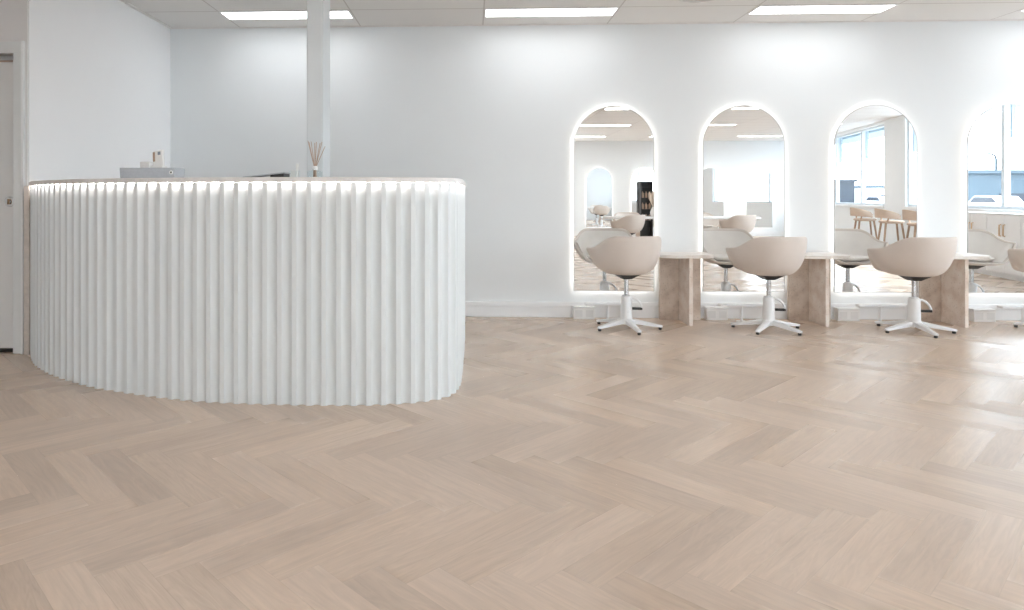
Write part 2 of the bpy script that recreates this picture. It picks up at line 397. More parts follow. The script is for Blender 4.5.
# ------------------------------------------------------------------ reception counter
ctrl = [(-3.235,4.93),(-3.06,4.685),(-2.89,4.50),(-2.66,4.305),(-2.337,4.096),(-2.081,3.98),(-1.80,3.878),(-1.541,3.811),(-1.265,3.778),(-1.02,3.768),(-.788,3.768),(-.573,3.780),(-.361,3.823),(-.253,3.868),(-.155,3.94),(-.095,4.05),(-.068,4.24),(-.060,4.60),(-.056,5.10),(-.055,5.60)]
def catmull(c, n=24):
    P = [Vector((*p, 0)) for p in c]; out = []
    P = [2*P[0]-P[1]] + P + [2*P[-1]-P[-2]]
    for i in range(1, len(P)-2):
        p0, p1, p2, p3 = P[i-1:i+3]
        for k in range(n):
            t = k/n
            out.append(.5*((2*p1)+(p2-p0)*t+(2*p0-5*p1+4*p2-p3)*t*t+(3*p1-p0-3*p2+p3)*t**3))
    out.append(P[-2]); return out
path = catmull(ctrl)
acc = [0.0]
for a, b in zip(path, path[1:]): acc.append(acc[-1]+(b-a).length)
TOT = acc[-1]
def at(s):
    s = min(max(s, 0), TOT-1e-6)
    lo, hi = 0, len(acc)-1
    while hi-lo > 1:
        m = (lo+hi)//2
        if acc[m] <= s: lo = m
        else: hi = m
    p = path[lo].lerp(path[hi], (s-acc[lo])/(acc[hi]-acc[lo]))
    a = path[max(lo-6, 0)]; b = path[min(hi+6, len(path)-1)]
    t = (b-a).normalized(); return p, Vector((t.y, -t.x, 0))      # point, outward normal
counter = thing('reception_counter', 'long curved white reception counter clad in vertical flutes with a thin pale ledge', 'reception counter', (-1.3, 4.3, 0))
cinv = Matrix.Translation((1.3, -4.3, 0))
def cobj(name, bm, mat, **k):
    bmesh.ops.transform(bm, matrix=cinv, verts=bm.verts[:])
    return obj(name, bm, mat, counter, **k)
PITCH = .0825; RIDGE = .0255; DEEP = .023
NF = round(TOT/PITCH); pitch = TOT/NF
bm = bmesh.new(); lo, up = [], []
ZT = 1.2312
prof = [(0, 0), (RIDGE/PITCH, 0)] + [(RIDGE/PITCH + (1-RIDGE/PITCH)*k/10, -DEEP*math.sin(PI*k/10)**.85) for k in range(1, 10)]
for i in range(NF):
    for f, dpt in prof:
        p, n = at((i+f)*pitch); q = p + n*dpt
        lo.append(bm.verts.new((q.x, q.y, .0))); up.append(bm.verts.new((q.x, q.y, ZT)))
p, n = at(TOT); lo.append(bm.verts.new((p.x, p.y, 0))); up.append(bm.verts.new((p.x, p.y, ZT)))
for i in range(len(lo)-1): bm.faces.new([lo[i], lo[i+1], up[i+1], up[i]])
cobj('fluted_panel', bm, M['counter'], smooth=True, autosmooth=.45)
inner = [(-.42,5.60),(-.42,4.42),(-.47,4.27),(-.58,4.17),(-.75,4.12),(-1.0,4.105),(-1.27,4.115),(-1.6,4.165),(-1.95,4.255),(-2.3,4.415),(-2.6,4.63),(-2.80,4.83),(-2.86,4.93)]
def offs(d, n=150): 
    out = []
    for k in range(n+1):
        p, nn = at(TOT*k/n); q = p+nn*d; out.append((q.x, q.y))
    return out
bm = bmesh.new(); prism(bm, offs(.008)+inner, 1.2315, 1.260); cobj('counter_ledge', bm, M['ledge'], bevel=.003)
inner2 = [(x, y-.02) for x, y in inner]; inner2[0] = (-.40, 5.58); inner2[1] = (-.40, 4.41)
bm = bmesh.new(); prism(bm, offs(-.045)+inner2, .002, 1.231); cobj('carcass', bm, M['counter'])
bm = bmesh.new()
for k in range(221):                      # light strip under the ledge, set back inside the flutes
    pass
A_ = offs(-.007, 200); B_ = offs(-.016, 200)
va = [[bm.verts.new((x, y, z)) for x, y in R] for R, z in ((A_, 1.2312), (B_, 1.2312), (B_, 1.2285), (A_, 1.2285))]
for q in range(4):
    r0, r1 = va[q], va[(q+1) % 4]
    for i in range(200): bm.faces.new([r0[i], r0[i+1], r1[i+1], r1[i]])
cobj('led_strip', bm, M['counter_led'])
bm = bmesh.new(); prism(bm, [(-3.262, 4.90), (-3.225, 4.90), (-3.225, 4.945), (-3.262, 4.945)], 0, 1.231); cobj('end_panel', bm, M['oak_edge'])

# things on the ledge ------------------------------------------------------------
ZL = 1.2605
t = thing('cash_drawer', 'grey metal cash drawer with a small lock on the counter ledge', 'cash drawer', (-1.935, 4.11, ZL), -.02)
bm = bmesh.new()
vs = box(bm, -.166, .166, -.07, .07, 0, .064)
for v in vs:
    if v.co.z > .01: v.co.x *= 1.03
obj('drawer_case', bm, M['greybox'], t, bevel=.004)
bm = bmesh.new(); lathe(bm, [(0, 0), (.011, 0), (.012, .003), (.010, .006), (0, .006)], seg=16); bmesh.ops.rotate(bm, verts=bm.verts[:], matrix=Matrix.Rotation(PI/2, 3, 'X'))
l = obj('lock', bm, M['whiteplastic'], t); l.location = (.148, -.0699, .036)
bm = bmesh.new(); lathe(bm, [(0, 0), (.0055, 0), (.0055, .002), (0, .002)], seg=12); bmesh.ops.rotate(bm, verts=bm.verts[:], matrix=Matrix.Rotation(PI/2, 3, 'X'))
k2 = obj('keyhole', bm, M['black'], l); k2.location = (.002, -.0062, 0)
t = thing('receipt_printer', 'small white box-shaped printer on top of the grey cash drawer', 'printer', (-1.972, 4.12, ZL+.0645), -.02)
obj('printer_case', B((-.03, .03, -.035, .035, 0, .038)), M['socket_slot'], t, bevel=.005)
obj('paper_slot', B((-.022, .022, -.012, .0, .0375, .0392)), M['socket_slot'], t)
t = thing('card_terminal', 'white card terminal leaning upright on the grey cash drawer', 'card terminal', (-1.903, 4.125, ZL+.0645), -.1)
bm = bmesh.new(); prism(bm, [(-.040, -.03), (.040, -.03), (.040, .03), (-.040, .03)], 0, .014); obj('terminal_foot', bm, M['whiteplastic'], t, bevel=.004)
bm = B((-.034, .034, -.008, .010, 0, .108)); bmesh.ops.rotate(bm, verts=bm.verts[:], matrix=Matrix.Rotation(-.16, 3, 'Y') @ Matrix.Rotation(-.22, 3, 'X'))
bmesh.ops.translate(bm, verts=bm.verts[:], vec=(.006, -.008, .004))
body = obj('terminal_body', bm, M['whiteplastic'], t, bevel=.005)
bm = B((-.002, .016, -.0095, -.007, .078, .098)); bmesh.ops.rotate(bm, verts=bm.verts[:], matrix=Matrix.Rotation(-.16, 3, 'Y') @ Matrix.Rotation(-.22, 3, 'X'))
bmesh.ops.translate(bm, verts=bm.verts[:], vec=(.006, -.008, .004)); obj('terminal_screen', bm, M['screen'], body)
bm = B((-.0345, -.020, -.0095, -.007, .04, .1)); bmesh.ops.rotate(bm, verts=bm.verts[:], matrix=Matrix.Rotation(-.16, 3, 'Y') @ Matrix.Rotation(-.22, 3, 'X'))
bmesh.ops.translate(bm, verts=bm.verts[:], vec=(.006, -.008, .004)); obj('side_strip', bm, M['tan'], body)
t = thing('tablet', 'thin grey tablet propped at a low slant on the counter ledge', 'tablet', (-1.182, 4.00, ZL), 0)
bm = bmesh.new()
vs = [bm.verts.new(p) for p in [(-.14,-.07,.002),(.105,-.07,.027),(.105,.07,.027),(-.14,.07,.002),(-.14,-.07,.007),(.105,-.07,.033),(.105,.07,.033),(-.14,.07,.007)]]
for f in [(3,2,1,0),(4,5,6,7),(0,1,5,4),(1,2,6,5),(2,3,7,6),(3,0,4,7)]: bm.faces.new([vs[i] for i in f])
obj('tablet_body', bm, M['greybox'], t)
bm = bmesh.new()
vs = [bm.verts.new(p) for p in [(.02,-.066,0),(.098,-.066,0),(.098,.066,0),(.02,.066,0),(.02,-.066,.0178),(.098,-.066,.0261),(.098,.066,.0261),(.02,.066,.0178)]]
for f in [(3,2,1,0),(4,5,6,7),(0,1,5,4),(1,2,6,5),(2,3,7,6),(3,0,4,7)]: bm.faces.new([vs[i] for i in f])
obj('wedge_stand', bm, M['black'], t)
t = thing('card_holder', 'small clear acrylic holder with an upright white strip beside the reed diffuser', 'card holder', (-1.03, 3.99, ZL))
bm = B((-.034, .034, -.025, .025, 0, .006), (-.034, .034, -.025, -.021, .006, .042)); obj('holder_tray', bm, M['glass'], t)
obj('upright_strip', B((.004, .018, -.006, .006, .006, .083)), M['whiteplastic'], t, bevel=.002)
obj('back_card', B((-.03, -.002, .006, .01, .006, .045)), M['whiteplastic'], t)
t = thing('reed_diffuser', 'glass reed diffuser with tan sticks and a white collar in front of the white post', 'reed diffuser', (-.917, 4.00, ZL))
bm = bmesh.new(); lathe(bm, [(.044, 0), (.046, .004), (.046, .036), (.040, .043), (.016, .046), (.014, .058), (.012, .058), (.013, .044), (.037, .039), (.042, .034), (.042, .006), (0, .005)], seg=28)
obj('jar', bm, M['glass'], t, smooth=True, autosmooth=.8)
bm = bmesh.new(); lathe(bm, [(0, .0065), (.011, .0065), (.009, .05), (0, .052)], seg=14); obj('stem', bm, M['reed'], t, smooth=True)
bm = bmesh.new(); lathe(bm, [(.0145, .047), (.016, .05), (.016, .064), (.0125, .070), (0, .070)], seg=18); obj('collar', bm, M['ribbon'], t, smooth=True, autosmooth=.8)
for k, (dx, dy, h) in enumerate([(-.046, .0, .218), (-.030, .02, .215), (-.036, -.012, .21), (.006, .015, .212), (.001, -.01, .205), (.034, .0, .205), (.044, .01, .212), (.066, .0, .185)]):
    bm = bmesh.new(); tube(bm, [(dx*.06, dy*.06, .06), (dx*.9, dy*.9, h)], .0022, 6); obj('reed', bm, M['reed'], t)

# support post --------------------------------------------------------------------
post = thing('support_post', 'white square post rising from behind the reception counter to the ceiling', 'post', (-1.087, 4.86, 0))
obj('post_shaft', B((-.058, .058, -.12, .12, 0, CH-.001)), M['counter'], post, bevel=.006)
obj('post_base', B((-.07, .07, -.132, .132, 0, .1)), M['trim'], post, bevel=.003)

# ------------------------------------------------------------------ mirrors
MW, MZ0, MZ1 = .758, .258, 2.012
def arch(w, z0, z1, n=28):
    r = w/2; c = z1-r
    return [(-r, z0), (r, z0)] + [(r*math.cos(PI*k/n), c+r*math.sin(PI*k/n)) for k in range(n+1)]
def make_mirror(label, group=None):
    t = thing('arched_mirror', label, 'mirror', (0, 0, 0), 0, group)     # local: glass faces -Y, wall plane at y=0
    bm = bmesh.new(); a = arch(MW-.012, MZ0+.006, MZ1-.006)
    bm.faces.new([bm.verts.new((x, -.0465, z)) for x, z in a]); obj('mirror_glass', bm, M['mirror'], t)
    bm = bmesh.new(); o, i = arch(MW, MZ0, MZ1), arch(MW-.012, MZ0+.006, MZ1-.006); n = len(o)
    rings = [[bm.verts.new((x, y, z)) for x, z in R] for R, y in ((i, -.044), (i, -.049), (o, -.049), (o, -.034))]
    for q in range(3):
        for k in range(n): bm.faces.new([rings[q][k], rings[q][(k+1) % n], rings[q+1][(k+1) % n], rings[q+1][k]])
    bm.faces.new(rings[3]); obj('mirror_frame', bm, M['mirror_edge'], t)
    bm = bmesh.new(); o, i = arch(MW-.05, MZ0+.025, MZ1-.025), arch(MW-.056, MZ0+.028, MZ1-.028)
    rings = [[bm.verts.new((x, y, z)) for x, z in R] for R, y in ((o, -.030), (o, -.012), (i, -.012), (i, -.030))]
    n = len(o)
    for q in range(4):
        for k in range(n): bm.faces.new([rings[q][k], rings[q][(k+1) % n], rings[(q+1) % 4][(k+1) % n], rings[(q+1) % 4][k]])
    obj('halo_strip', bm, M['led'], t)
    bm = bmesh.new(); a = arch(MW-.09, MZ0+.05, MZ1-.05); v0 = [bm.verts.new((x, -.034, z)) for x, z in a]; v1 = [bm.verts.new((x, -.0005, z)) for x, z in a]
    for k in range(len(a)): bm.faces.new([v0[k], v0[(k+1) % len(a)], v1[(k+1) % len(a)], v1[k]])
    obj('wall_spacer', bm, M['trim'], t)
    return t
MX = [1.343, 2.5515, 3.7625, 4.972]
mlab = ['backlit arched mirror nearest the reception counter', 'backlit arched mirror second from the reception counter, between the first and second stone tables',
        'backlit arched mirror reflecting the tan bar stools', 'backlit arched mirror cut off by the right edge of the photo']
m0 = make_mirror(mlab[0], 'arched mirrors on the styling wall'); m0.location = (MX[0], WY, 0)
for x, lb in zip(MX[1:], mlab[1:]): dup(m0, (x, WY, 0), 0, lb)
rl = ['arched mirror on the opposite wall seen at left inside the first mirror', 'arched mirror on the opposite wall behind the black shelf', 'arched mirror on the opposite wall seen at left inside the second mirror', 'arched mirror on the opposite wall seen at middle inside the second mirror']
for x, lb in zip([3.75, 5.08, 7.0, 8.4], rl): dup(m0, (x, RY, 0), PI, lb, 'arched mirrors on the opposite wall')

# ------------------------------------------------------------------ stone side tables
def make_table(label):
    t = thing('stone_table', label, 'table', (0, 0, 0), 0, 'stone side tables between the mirrors')
    bm = bmesh.new(); hw, D, z1 = .242, .39, .634
    r = .12; pts = [(-hw, 0), (-hw, -D+r)] + [(-hw+r-r*math.cos(PI/2*k/8), -D+r-r*math.sin(PI/2*k/8)) for k in range(1, 9)] + [(hw-r+r*math.sin(PI/2*k/8), -D+r-r*math.cos(PI/2*k/8)) for k in range(0, 9)] + [(hw, 0)]
    prism(bm, [(x-.02, y) for x, y in pts], z1-.03, z1); obj('table_top', bm, M['stonetop'], t, bevel=.004)
    obj('back_panel', B((-.195, .185, -.035, 0, 0, z1-.0305)), M['travertine_shaded'], t, bevel=.002)
    obj('front_panel', B((-.016, .016, -.345, -.0355, 0, z1-.0305)), M['travertine'], t, bevel=.002)
    return t
TX = [1.955, 3.146, 4.345]
tl = ['beige stone side table between the first and second mirrors', 'beige stone side table between the second and third mirrors', 'beige stone side table between the third mirror and the mirror at the right edge']
t0 = make_table(tl[0]); t0.location = (TX[0], WY-.052, 0)
for x, lb in zip(TX[1:], tl[1:]): dup(t0, (x, WY-.052, 0), 0, lb)

# ------------------------------------------------------------------ salon chairs
def smooth(a, b, x):
    t = min(max((x-a)/(b-a), 0), 1); return t*t*(3-2*t)
PR = [(0, 0), (.30, .48), (.42, .66), (.55, .81), (.70, .92), (.85, .985), (1, 1.0)]
PZ = [(0, 0), (.30, .005), (.42, .06), (.55, .20), (.70, .43), (.85, .70), (1, 1.0)]
def interp(t, T):
    for (a, u), (b, v) in zip(T, T[1:]):
        if t <= b: return u + (v-u)*(t-a)/(b-a)
    return T[-1][1]
def make_shell_pts(sx=1, nA=56, nR=16):
    rows = []
    for j in range(1, nR+1):
        t = j/nR; row = []
        for i in range(nA):
            ph = 2*PI*i/nA                      # 0 = front (+Y), pi = back
            a = abs(((ph+PI) % (2*PI))-PI)      # 0 front .. pi back
            # rim height above the shell bottom
            H = .026 + .205*smooth(.55, .95, a) + .105*smooth(1.45, 2.42, a)
            # plan radius (squared-off oval)
            c, s_ = math.sin(ph), math.cos(ph); arm = smooth(.5, .9, a)*(1-smooth(1.05, 1.8, a))
            ex = 2.2; Rx, Ry = .278, (.30 if s_ > 0 else .265)
            R = 1/((abs(c)/Rx)**ex + (abs(s_)/Ry)**ex)**(1/ex)
            back = smooth(1.5, 2.6, a); front = 1-smooth(.5, 1.1, a)
            # bowl profile : flat pan, then a flaring wall
            wl = smooth(.03, .14, H)
            rr = (1-wl)*t + wl*interp(t, PR); zz = (1-wl)*t**3 + wl*interp(t, PZ)
            lip = 0
            x, y = c*R*rr, s_*R*rr; x += math.copysign(.06, c)*arm*zz**1.5; z_ = H*zz - .012*arm*max(0, t-.8)*5
            y -= back*H*.06*zz                  # back leans rearward
            row.append((x, y, z_))
        rows.append(row)
    return rows
def make_chair(label, group):
    t = thing('salon_chair', label, 'chair', (0, 0, 0), 0, group)
    SZ = .486
    rows = make_shell_pts(); bm = bmesh.new(); nA = len(rows[0])
    ctr = bm.verts.new((0, 0, SZ)); prev = None
    for row in rows:
        ring = [bm.verts.new((x, y, SZ+z)) for x, y, z in row]
        for i in range(nA):
            i2 = (i+1) % nA
            if prev is None: bm.faces.new([ctr, ring[i], ring[i2]])
            else: bm.faces.new([prev[i], ring[i], ring[i2], prev[i2]])
        prev = ring
    bmesh.ops.recalc_face_normals(bm, faces=bm.faces[:])
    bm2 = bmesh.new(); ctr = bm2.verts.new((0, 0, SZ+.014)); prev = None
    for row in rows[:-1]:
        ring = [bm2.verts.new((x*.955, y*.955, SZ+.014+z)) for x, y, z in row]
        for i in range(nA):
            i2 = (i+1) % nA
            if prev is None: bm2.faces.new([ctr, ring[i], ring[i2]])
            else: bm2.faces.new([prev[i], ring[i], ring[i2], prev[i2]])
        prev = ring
    ln = obj('lit_inner_face', bm2, M['cushion'], t, smooth=True); ln['label'] = 'inner face of the shell, coloured lighter as if lit by the mirror'  # pale tone stands in for mirror light on the shell's inside
    # outward rolled rim
    me_o = obj('seat_shell', bm, M['shell'], t, smooth=True)
    sm = me_o.modifiers.new('thick', 'SOLIDIFY'); sm.thickness = .022; sm.offset = 0
    bv = me_o.modifiers.new('sub', 'SUBSURF'); bv.levels = 1; bv.render_levels = 1
    bm = bmesh.new(); lathe(bm, [(0, 0), (.11, 0), (.165, .022), (.185, .040), (.172, .052), (.13, .058), (0, .060)], seg=36)
    for v in bm.verts: v.co.y *= .95
    bmesh.ops.translate(bm, verts=bm.verts[:], vec=(0, .01, SZ+.018)); obj('seat_cushion', bm, M['cushion'], t, smooth=True)
    # black mechanism wedge
    bm = bmesh.new(); vs = box(bm, -.105, .105, -.10, .10, SZ-.052, SZ-.002)
    for v in vs:
        if v.co.z < SZ-.03: v.co.x *= .34; v.co.y *= .4
    bmesh.ops.subdivide_edges(bm, edges=bm.edges[:], cuts=1)
    obj('mechanism', bm, M['black'], t, bevel=.004)
    bm = bmesh.new(); lathe(bm, [(.019, .285), (.019, SZ-.048)], seg=16); obj('piston', bm, M['chrome'], t, smooth=True, autosmooth=.8)
    bm = bmesh.new(); lathe(bm, [(.052, .055), (.050, .10), (.046, .262), (.043, .278), (.034, .290), (.020, .294)], seg=24); obj('pump_cylinder', bm, M['whitemetal'], t, smooth=True, autosmooth=.8)
    return t
def add_base(t, ang, lever_ang=0.0):
    # five-legged base and pump lever, turned independently of the seat (ang, lever_ang are in the chair's own frame)
    bm = bmesh.new(); lathe(bm, [(0, .04), (.052, .042), (.060, .060), (.056, .085), (.05, .095)], seg=24); hub = obj('base_hub', bm, M['whitemetal'], t, smooth=True, autosmooth=.9)
    for k in range(5):
        a = ang + k*2*PI/5; ca, sa = math.cos(a), math.sin(a)
        bm = bmesh.new()
        secs = [(.035, .028, .048, .092), (.12, .025, .040, .075), (.22, .021, .028, .054), (.292, .017, .020, .040), (.305, .010, .022, .036)]
        rings = []
        for r, hw, z0, z1 in secs:
            ring = []
            for w, z in ((-hw, z0), (hw, z0), (hw, z1-.006), (hw*.6, z1), (-hw*.6, z1), (-hw, z1-.006)):
                ring.append(bm.verts.new((r*ca - w*sa, r*sa + w*ca, z)))
            rings.append(ring)
        for A, Bb in zip(rings, rings[1:]):
            for i in range(6): bm.faces.new([A[i], A[(i+1) % 6], Bb[(i+1) % 6], Bb[i]])
        bm.faces.new(rings[0][::-1]); bm.faces.new(rings[-1])
        lg = obj('base_leg', bm, M['whitemetal'], t, smooth=True, autosmooth=.7)
        bm = bmesh.new(); lathe(bm, [(0, 0), (.013, 0), (.015, .008), (.012, .020), (0, .021)], (.285*ca, .285*sa, 0), 12); obj('foot', bm, M['black'], lg, smooth=True, autosmooth=.8)
    ca, sa = math.cos(lever_ang), math.sin(lever_ang)
    bm = bmesh.new(); tube(bm, [(r*ca, r*sa, z) for r, z in [(.03, .268), (.06, .268), (.09, .254), (.115, .228), (.130, .195), (.134, .178)]], [.012, .011, .0105, .010, .009, .009], 10)
    lv = obj('pump_lever', bm, M['whitemetal'], t, smooth=True, autosmooth=.8)
    bm = bmesh.new()
    vs = box(bm, .05, .135, -.018, .018, .166, .186); bmesh.ops.rotate(bm, verts=bm.verts[:], matrix=Matrix.Rotation(lever_ang, 3, 'Z')); obj('pedal_pad', bm, M['black'], lv, bevel=.004)

CHAIRS = [(1.35, 6.10, 10, -9, 'beige bucket salon chair in front of the mirror nearest the reception counter'),
          (2.57, 6.09, 7, 14, 'beige bucket salon chair in front of the second mirror from the counter'),
          (3.785, 6.07, 7, -19, 'beige bucket salon chair in front of the mirror reflecting the bar stools'),
          (4.99, 6.08, 8, -12, 'beige bucket salon chair cut off by the right edge of the photo')]
proto = make_chair(CHAIRS[0][4], 'beige salon chairs facing the mirrors')
roots = [proto]
for c in CHAIRS[1:]: roots.append(dup(proto, (0, 0, 0), 0, c[4]))
for r, (x, y, rz, ba, lb) in zip(roots, CHAIRS):
    r.location = (x, y, 0); r.rotation_euler = (0, 0, math.radians(rz))
    add_base(r, math.radians(ba-rz), math.radians(-8-rz))

# footrests on the floor below the mirrors ----------------------------------------
def make_footrest(label):
    t = thing('footrest', label, 'footrest', (0, 0, 0), 0, 'white footrests below the mirrors')
    bm = bmesh.new(); lathe(bm, [(0, 0), (.045, 0), (.045, .006), (.02, .010), (.0, .010)], seg=20); obj('foot_plate', bm, M['whitemetal'], t)
    bm = bmesh.new(); lathe(bm, [(.013, .008), (.013, .142)], seg=14); obj('post', bm, M['whitemetal'], t, smooth=True, autosmooth=.8)
    obj('foot_bar', B((-.208, .208, -.035, .035, .142, .166)), M['whitemetal'], t, bevel=.009)
    return t
FX = [1.262, 2.485, 3.735, 5.0]
fl = ['white T-shaped footrest below the mirror nearest the reception counter', 'white T-shaped footrest below the second mirror from the counter', 'white T-shaped footrest below the mirror reflecting the bar stools', 'white T-shaped footrest below the mirror at the right edge']
f0 = make_footrest(fl[0]); f0.location = (FX[0], 6.475, 0)
for x, lb in zip(FX[1:], fl[1:]): dup(f0, (x, 6.475, 0), 0, lb)

# power outlet boxes on the skirting -------------------------------------------------
def make_outlet(label):
    t = thing('power_outlet_box', label, 'power outlet', (0, 0, 0), 0, 'white outlet boxes on the skirting')
    obj('outlet_case', B((-.098, .098, -.075, 0, 0, .105)), M['socket'], t, bevel=.004)
    obj('outlet_lid', B((-.102, .102, -.080, 0, .1055, .116)), M['trim'], t, bevel=.003)
    for x in (-.05, .05):
        obj('socket_face', B((x-.034, x+.034, -.0775, -.0751, .02, .085)), M['socket_slot'], t)
    return t
OX = [1.055, 2.29, 3.492, 4.715]
ol = ['white power outlet box on the skirting left of the chair nearest the counter', 'white power outlet box on the skirting just right of the first stone table', 'white power outlet box on the skirting just right of the second stone table', 'white power outlet box on the skirting just right of the third stone table']
o0 = make_outlet(ol[0]); o0.location = (OX[0], WY-.0225, 0)
for x, lb in zip(OX[1:], ol[1:]): dup(o0, (x, WY-.0225, 0), 0, lb)

# ------------------------------------------------------------------ ceiling lights
def make_light(label):
    t = thing('ceiling_light', label, 'ceiling light', (0, 0, 0), 0, 'rectangular ceiling light panels')
    obj('light_frame', B((0, 1.165, 0, .012, -.006, 0), (0, 1.165, .258, .27, -.006, 0), (0, .012, .012, .258, -.006, 0), (1.153, 1.165, .012, .258, -.006, 0)), M['ceil_frame'], t)
    obj('diffuser', B((.012, 1.153, .012, .258, -.004, -.001)), M['panel'], t)
    return t
colw = ['behind the white post', 'left of the first mirror', 'above the second and third mirrors', 'at the top right corner', 'farthest right']
roww = ['row along the mirror wall', 'row over the middle of the room', 'row above the camera', 'row behind the camera', 'row along the opposite wall']
l0 = None
for j, y in enumerate([6.052, 3.05, .05, -2.95, -5.95]):
    for i in range(5):
        x = -2.25 + 2.363*i
        if i == 4 and x + 1.3 > rwx(y+.3) : continue
        lb = 'rectangular ceiling light %s, %s' % (colw[i], roww[j])
        if l0 is None:
            l0 = make_light(lb); l0.location = (x, y, CH-.0005)
            bright_me = [c for c in l0.children if c.name.startswith('diffuser')][0].data.copy(); bright_me.materials[0] = M['panel_high']
        else:
            n_ = dup(l0, (x, y, CH-.0005), 0, lb)
            if j >= 2:
                for ch in n_.children:
                    if ch.name.startswith('diffuser'): ch.data = bright_me
t = thing('ceiling_vent', 'round white air diffuser in the ceiling between two light panels', 'ceiling vent', (1.87, 5.71, CH-.0005))
bm = bmesh.new(); lathe(bm, [(.19, 0), (.185, -.012), (.155, -.018), (.15, -.006), (.12, -.004)], seg=36); obj('outer_ring', bm, M['socket_slot'], t, smooth=True, autosmooth=.7)
bm = bmesh.new(); lathe(bm, [(0, -.016), (.08, -.015), (.115, -.008), (.118, -.002), (0, -.001)], seg=36); obj('centre_disc', bm, M['ledge'], t, smooth=True, autosmooth=.7)

# ------------------------------------------------------------------ storage under the windows (seen in the mirrors)
ang_r = math.atan2(RT.y, RT.x)
def make_cabinet(label, w=.845):
    t = thing('cabinet', label, 'cabinet', (0, 0, 0), 0, 'white cabinets under the windows')   # local x along wall, +y into room? (set by rotation)
    obj('carcass', B((0, w, .0, .40, .08, .905)), M['cabinet'], t)
    obj('plinth', B((0, w, 0, .36, 0, .0795)), M['trim'], t)
    for k in (0, 1):
        d = obj('cabinet_door', B((k*w/2+.003, (k+1)*w/2-.003, .4003, .42, .085, .90)), M['cabinet'], t, bevel=.002)
        x = w/2 + (-.05 if k == 0 else .05)
        bm = bmesh.new(); tube(bm, [(x, .421, .60), (x, .445, .605), (x, .445, .755), (x, .421, .76)], .009, 8); obj('handle', bm, M['brass'], d, smooth=True)
    return t
c0 = None
for k in range(5):
    s = .45 + .85*k
    lb = 'white two-door cabinet under the windows, number %s from the mirror wall' % ['one', 'two', 'three', 'four', 'five'][k]
    lb = ['white two-door cabinet in the corner by the mirror wall', 'white two-door cabinet beside the corner one', 'white two-door cabinet in the middle of the window run', 'white two-door cabinet next to last before the stools', 'white two-door cabinet nearest the bar stools'][k]
    p = RP(s, .002, 0)
    if c0 is None: c0 = make_cabinet(lb); c0.location = p; c0.rotation_euler = (0, 0, ang_r); r0 = c0
    else: r0 = dup(c0, p, ang_r, lb)
# local +y must point into the room: RT rotated +90 deg
# (RT=(.19,-1) -> left normal is (1,.19), so mirror the cabinet by turning it about)
for o in [o for o in COL.objects if o.name.startswith('cabinet') and o.parent is None]:
    p = RO + RT*((Vector(o.location)-RO).dot(RT)+.85) + RN*.002
    o.location = p; o.rotation_euler = (0, 0, ang_r+PI)
w_ = thing('window_worktop', 'white worktop running over the cabinets below the windows', 'worktop', RP(2.6, .22, .905))
bm = RB((.45, 4.72, .006, .43, .9055, .918)); bmesh.ops.translate(bm, verts=bm.verts[:], vec=-Vector(w_.location)); obj('worktop_slab', bm, M['tabletop'], w_, bevel=.002)

# bar stools ------------------------------------------------------------------------
def make_stool(label):
    t = thing('bar_stool', label, 'bar stool', (0, 0, 0), 0, 'tan bar stools by the window')     # faces +X
    bm = bmesh.new(); lathe(bm, [(0, .655), (.17, .655), (.205, .672), (.208, .690), (.19, .708), (0, .714)], seg=28); obj('seat', bm, M['stoolpad'], t, smooth=True)
    bm = bmesh.new(); rings = []
    for k in range(25):
        a = PI*.40 + (2*PI-.80*PI)*k/24
        e = math.sin(PI*k/24)**.6 if 0 < k < 24 else 0
        zt = .80 + .135*e; zb = .725 + .035*e; r = .235; ca, sa = math.cos(a), math.sin(a)
        rings.append([bm.verts.new((rr*ca, rr*sa, z)) for rr, z in ((r, zb), (r+.026, zb), (r+.036, zt), (r+.010, zt))])
    for A, Bb in zip(rings, rings[1:]):
        for i in range(4): bm.faces.new([A[i], A[(i+1) % 4], Bb[(i+1) % 4], Bb[i]])
    bm.faces.new(rings[0][::-1]); bm.faces.new(rings[-1]); obj('backrest', bm, M['stoolpad'], t, smooth=True, bevel=.006)
    for sx in (-1, 1):
        for sy in (-1, 1):
            bm = bmesh.new(); tube(bm, [(sx*.13, sy*.13, .66), (sx*.205, sy*.205, 0)], [.019, .013], 10); obj('leg', bm, M['wood'], t, smooth=True, autosmooth=.8)
    bm = bmesh.new(); q = .178; tube(bm, [(q, q, .235), (q, -q, .235), (-q, -q, .235), (-q, q, .235)], .009, 8, True); obj('foot_rail', bm, M['wood'], t)
    for sy in (-1, 1):
        bm = bmesh.new(); tube(bm, [(-.12, sy*.14, .67), (-.10, sy*.225, .79)], .014, 8); obj('back_support', bm, M['wood'], t)
    return t
s0 = None
for s, lb in ((8.1, 'tan bar stool farthest from the mirror wall'), (6.75, 'tan bar stool in the middle of the three by the window'), (5.5, 'tan bar stool nearest the white cabinets')):
    p = RP(s, .62, 0)
    if s0 is None: s0 = make_stool(lb); s0.location = p; s0.rotation_euler = (0, 0, .25)
    else: dup(s0, p, .2+.1*random.random(), lb)

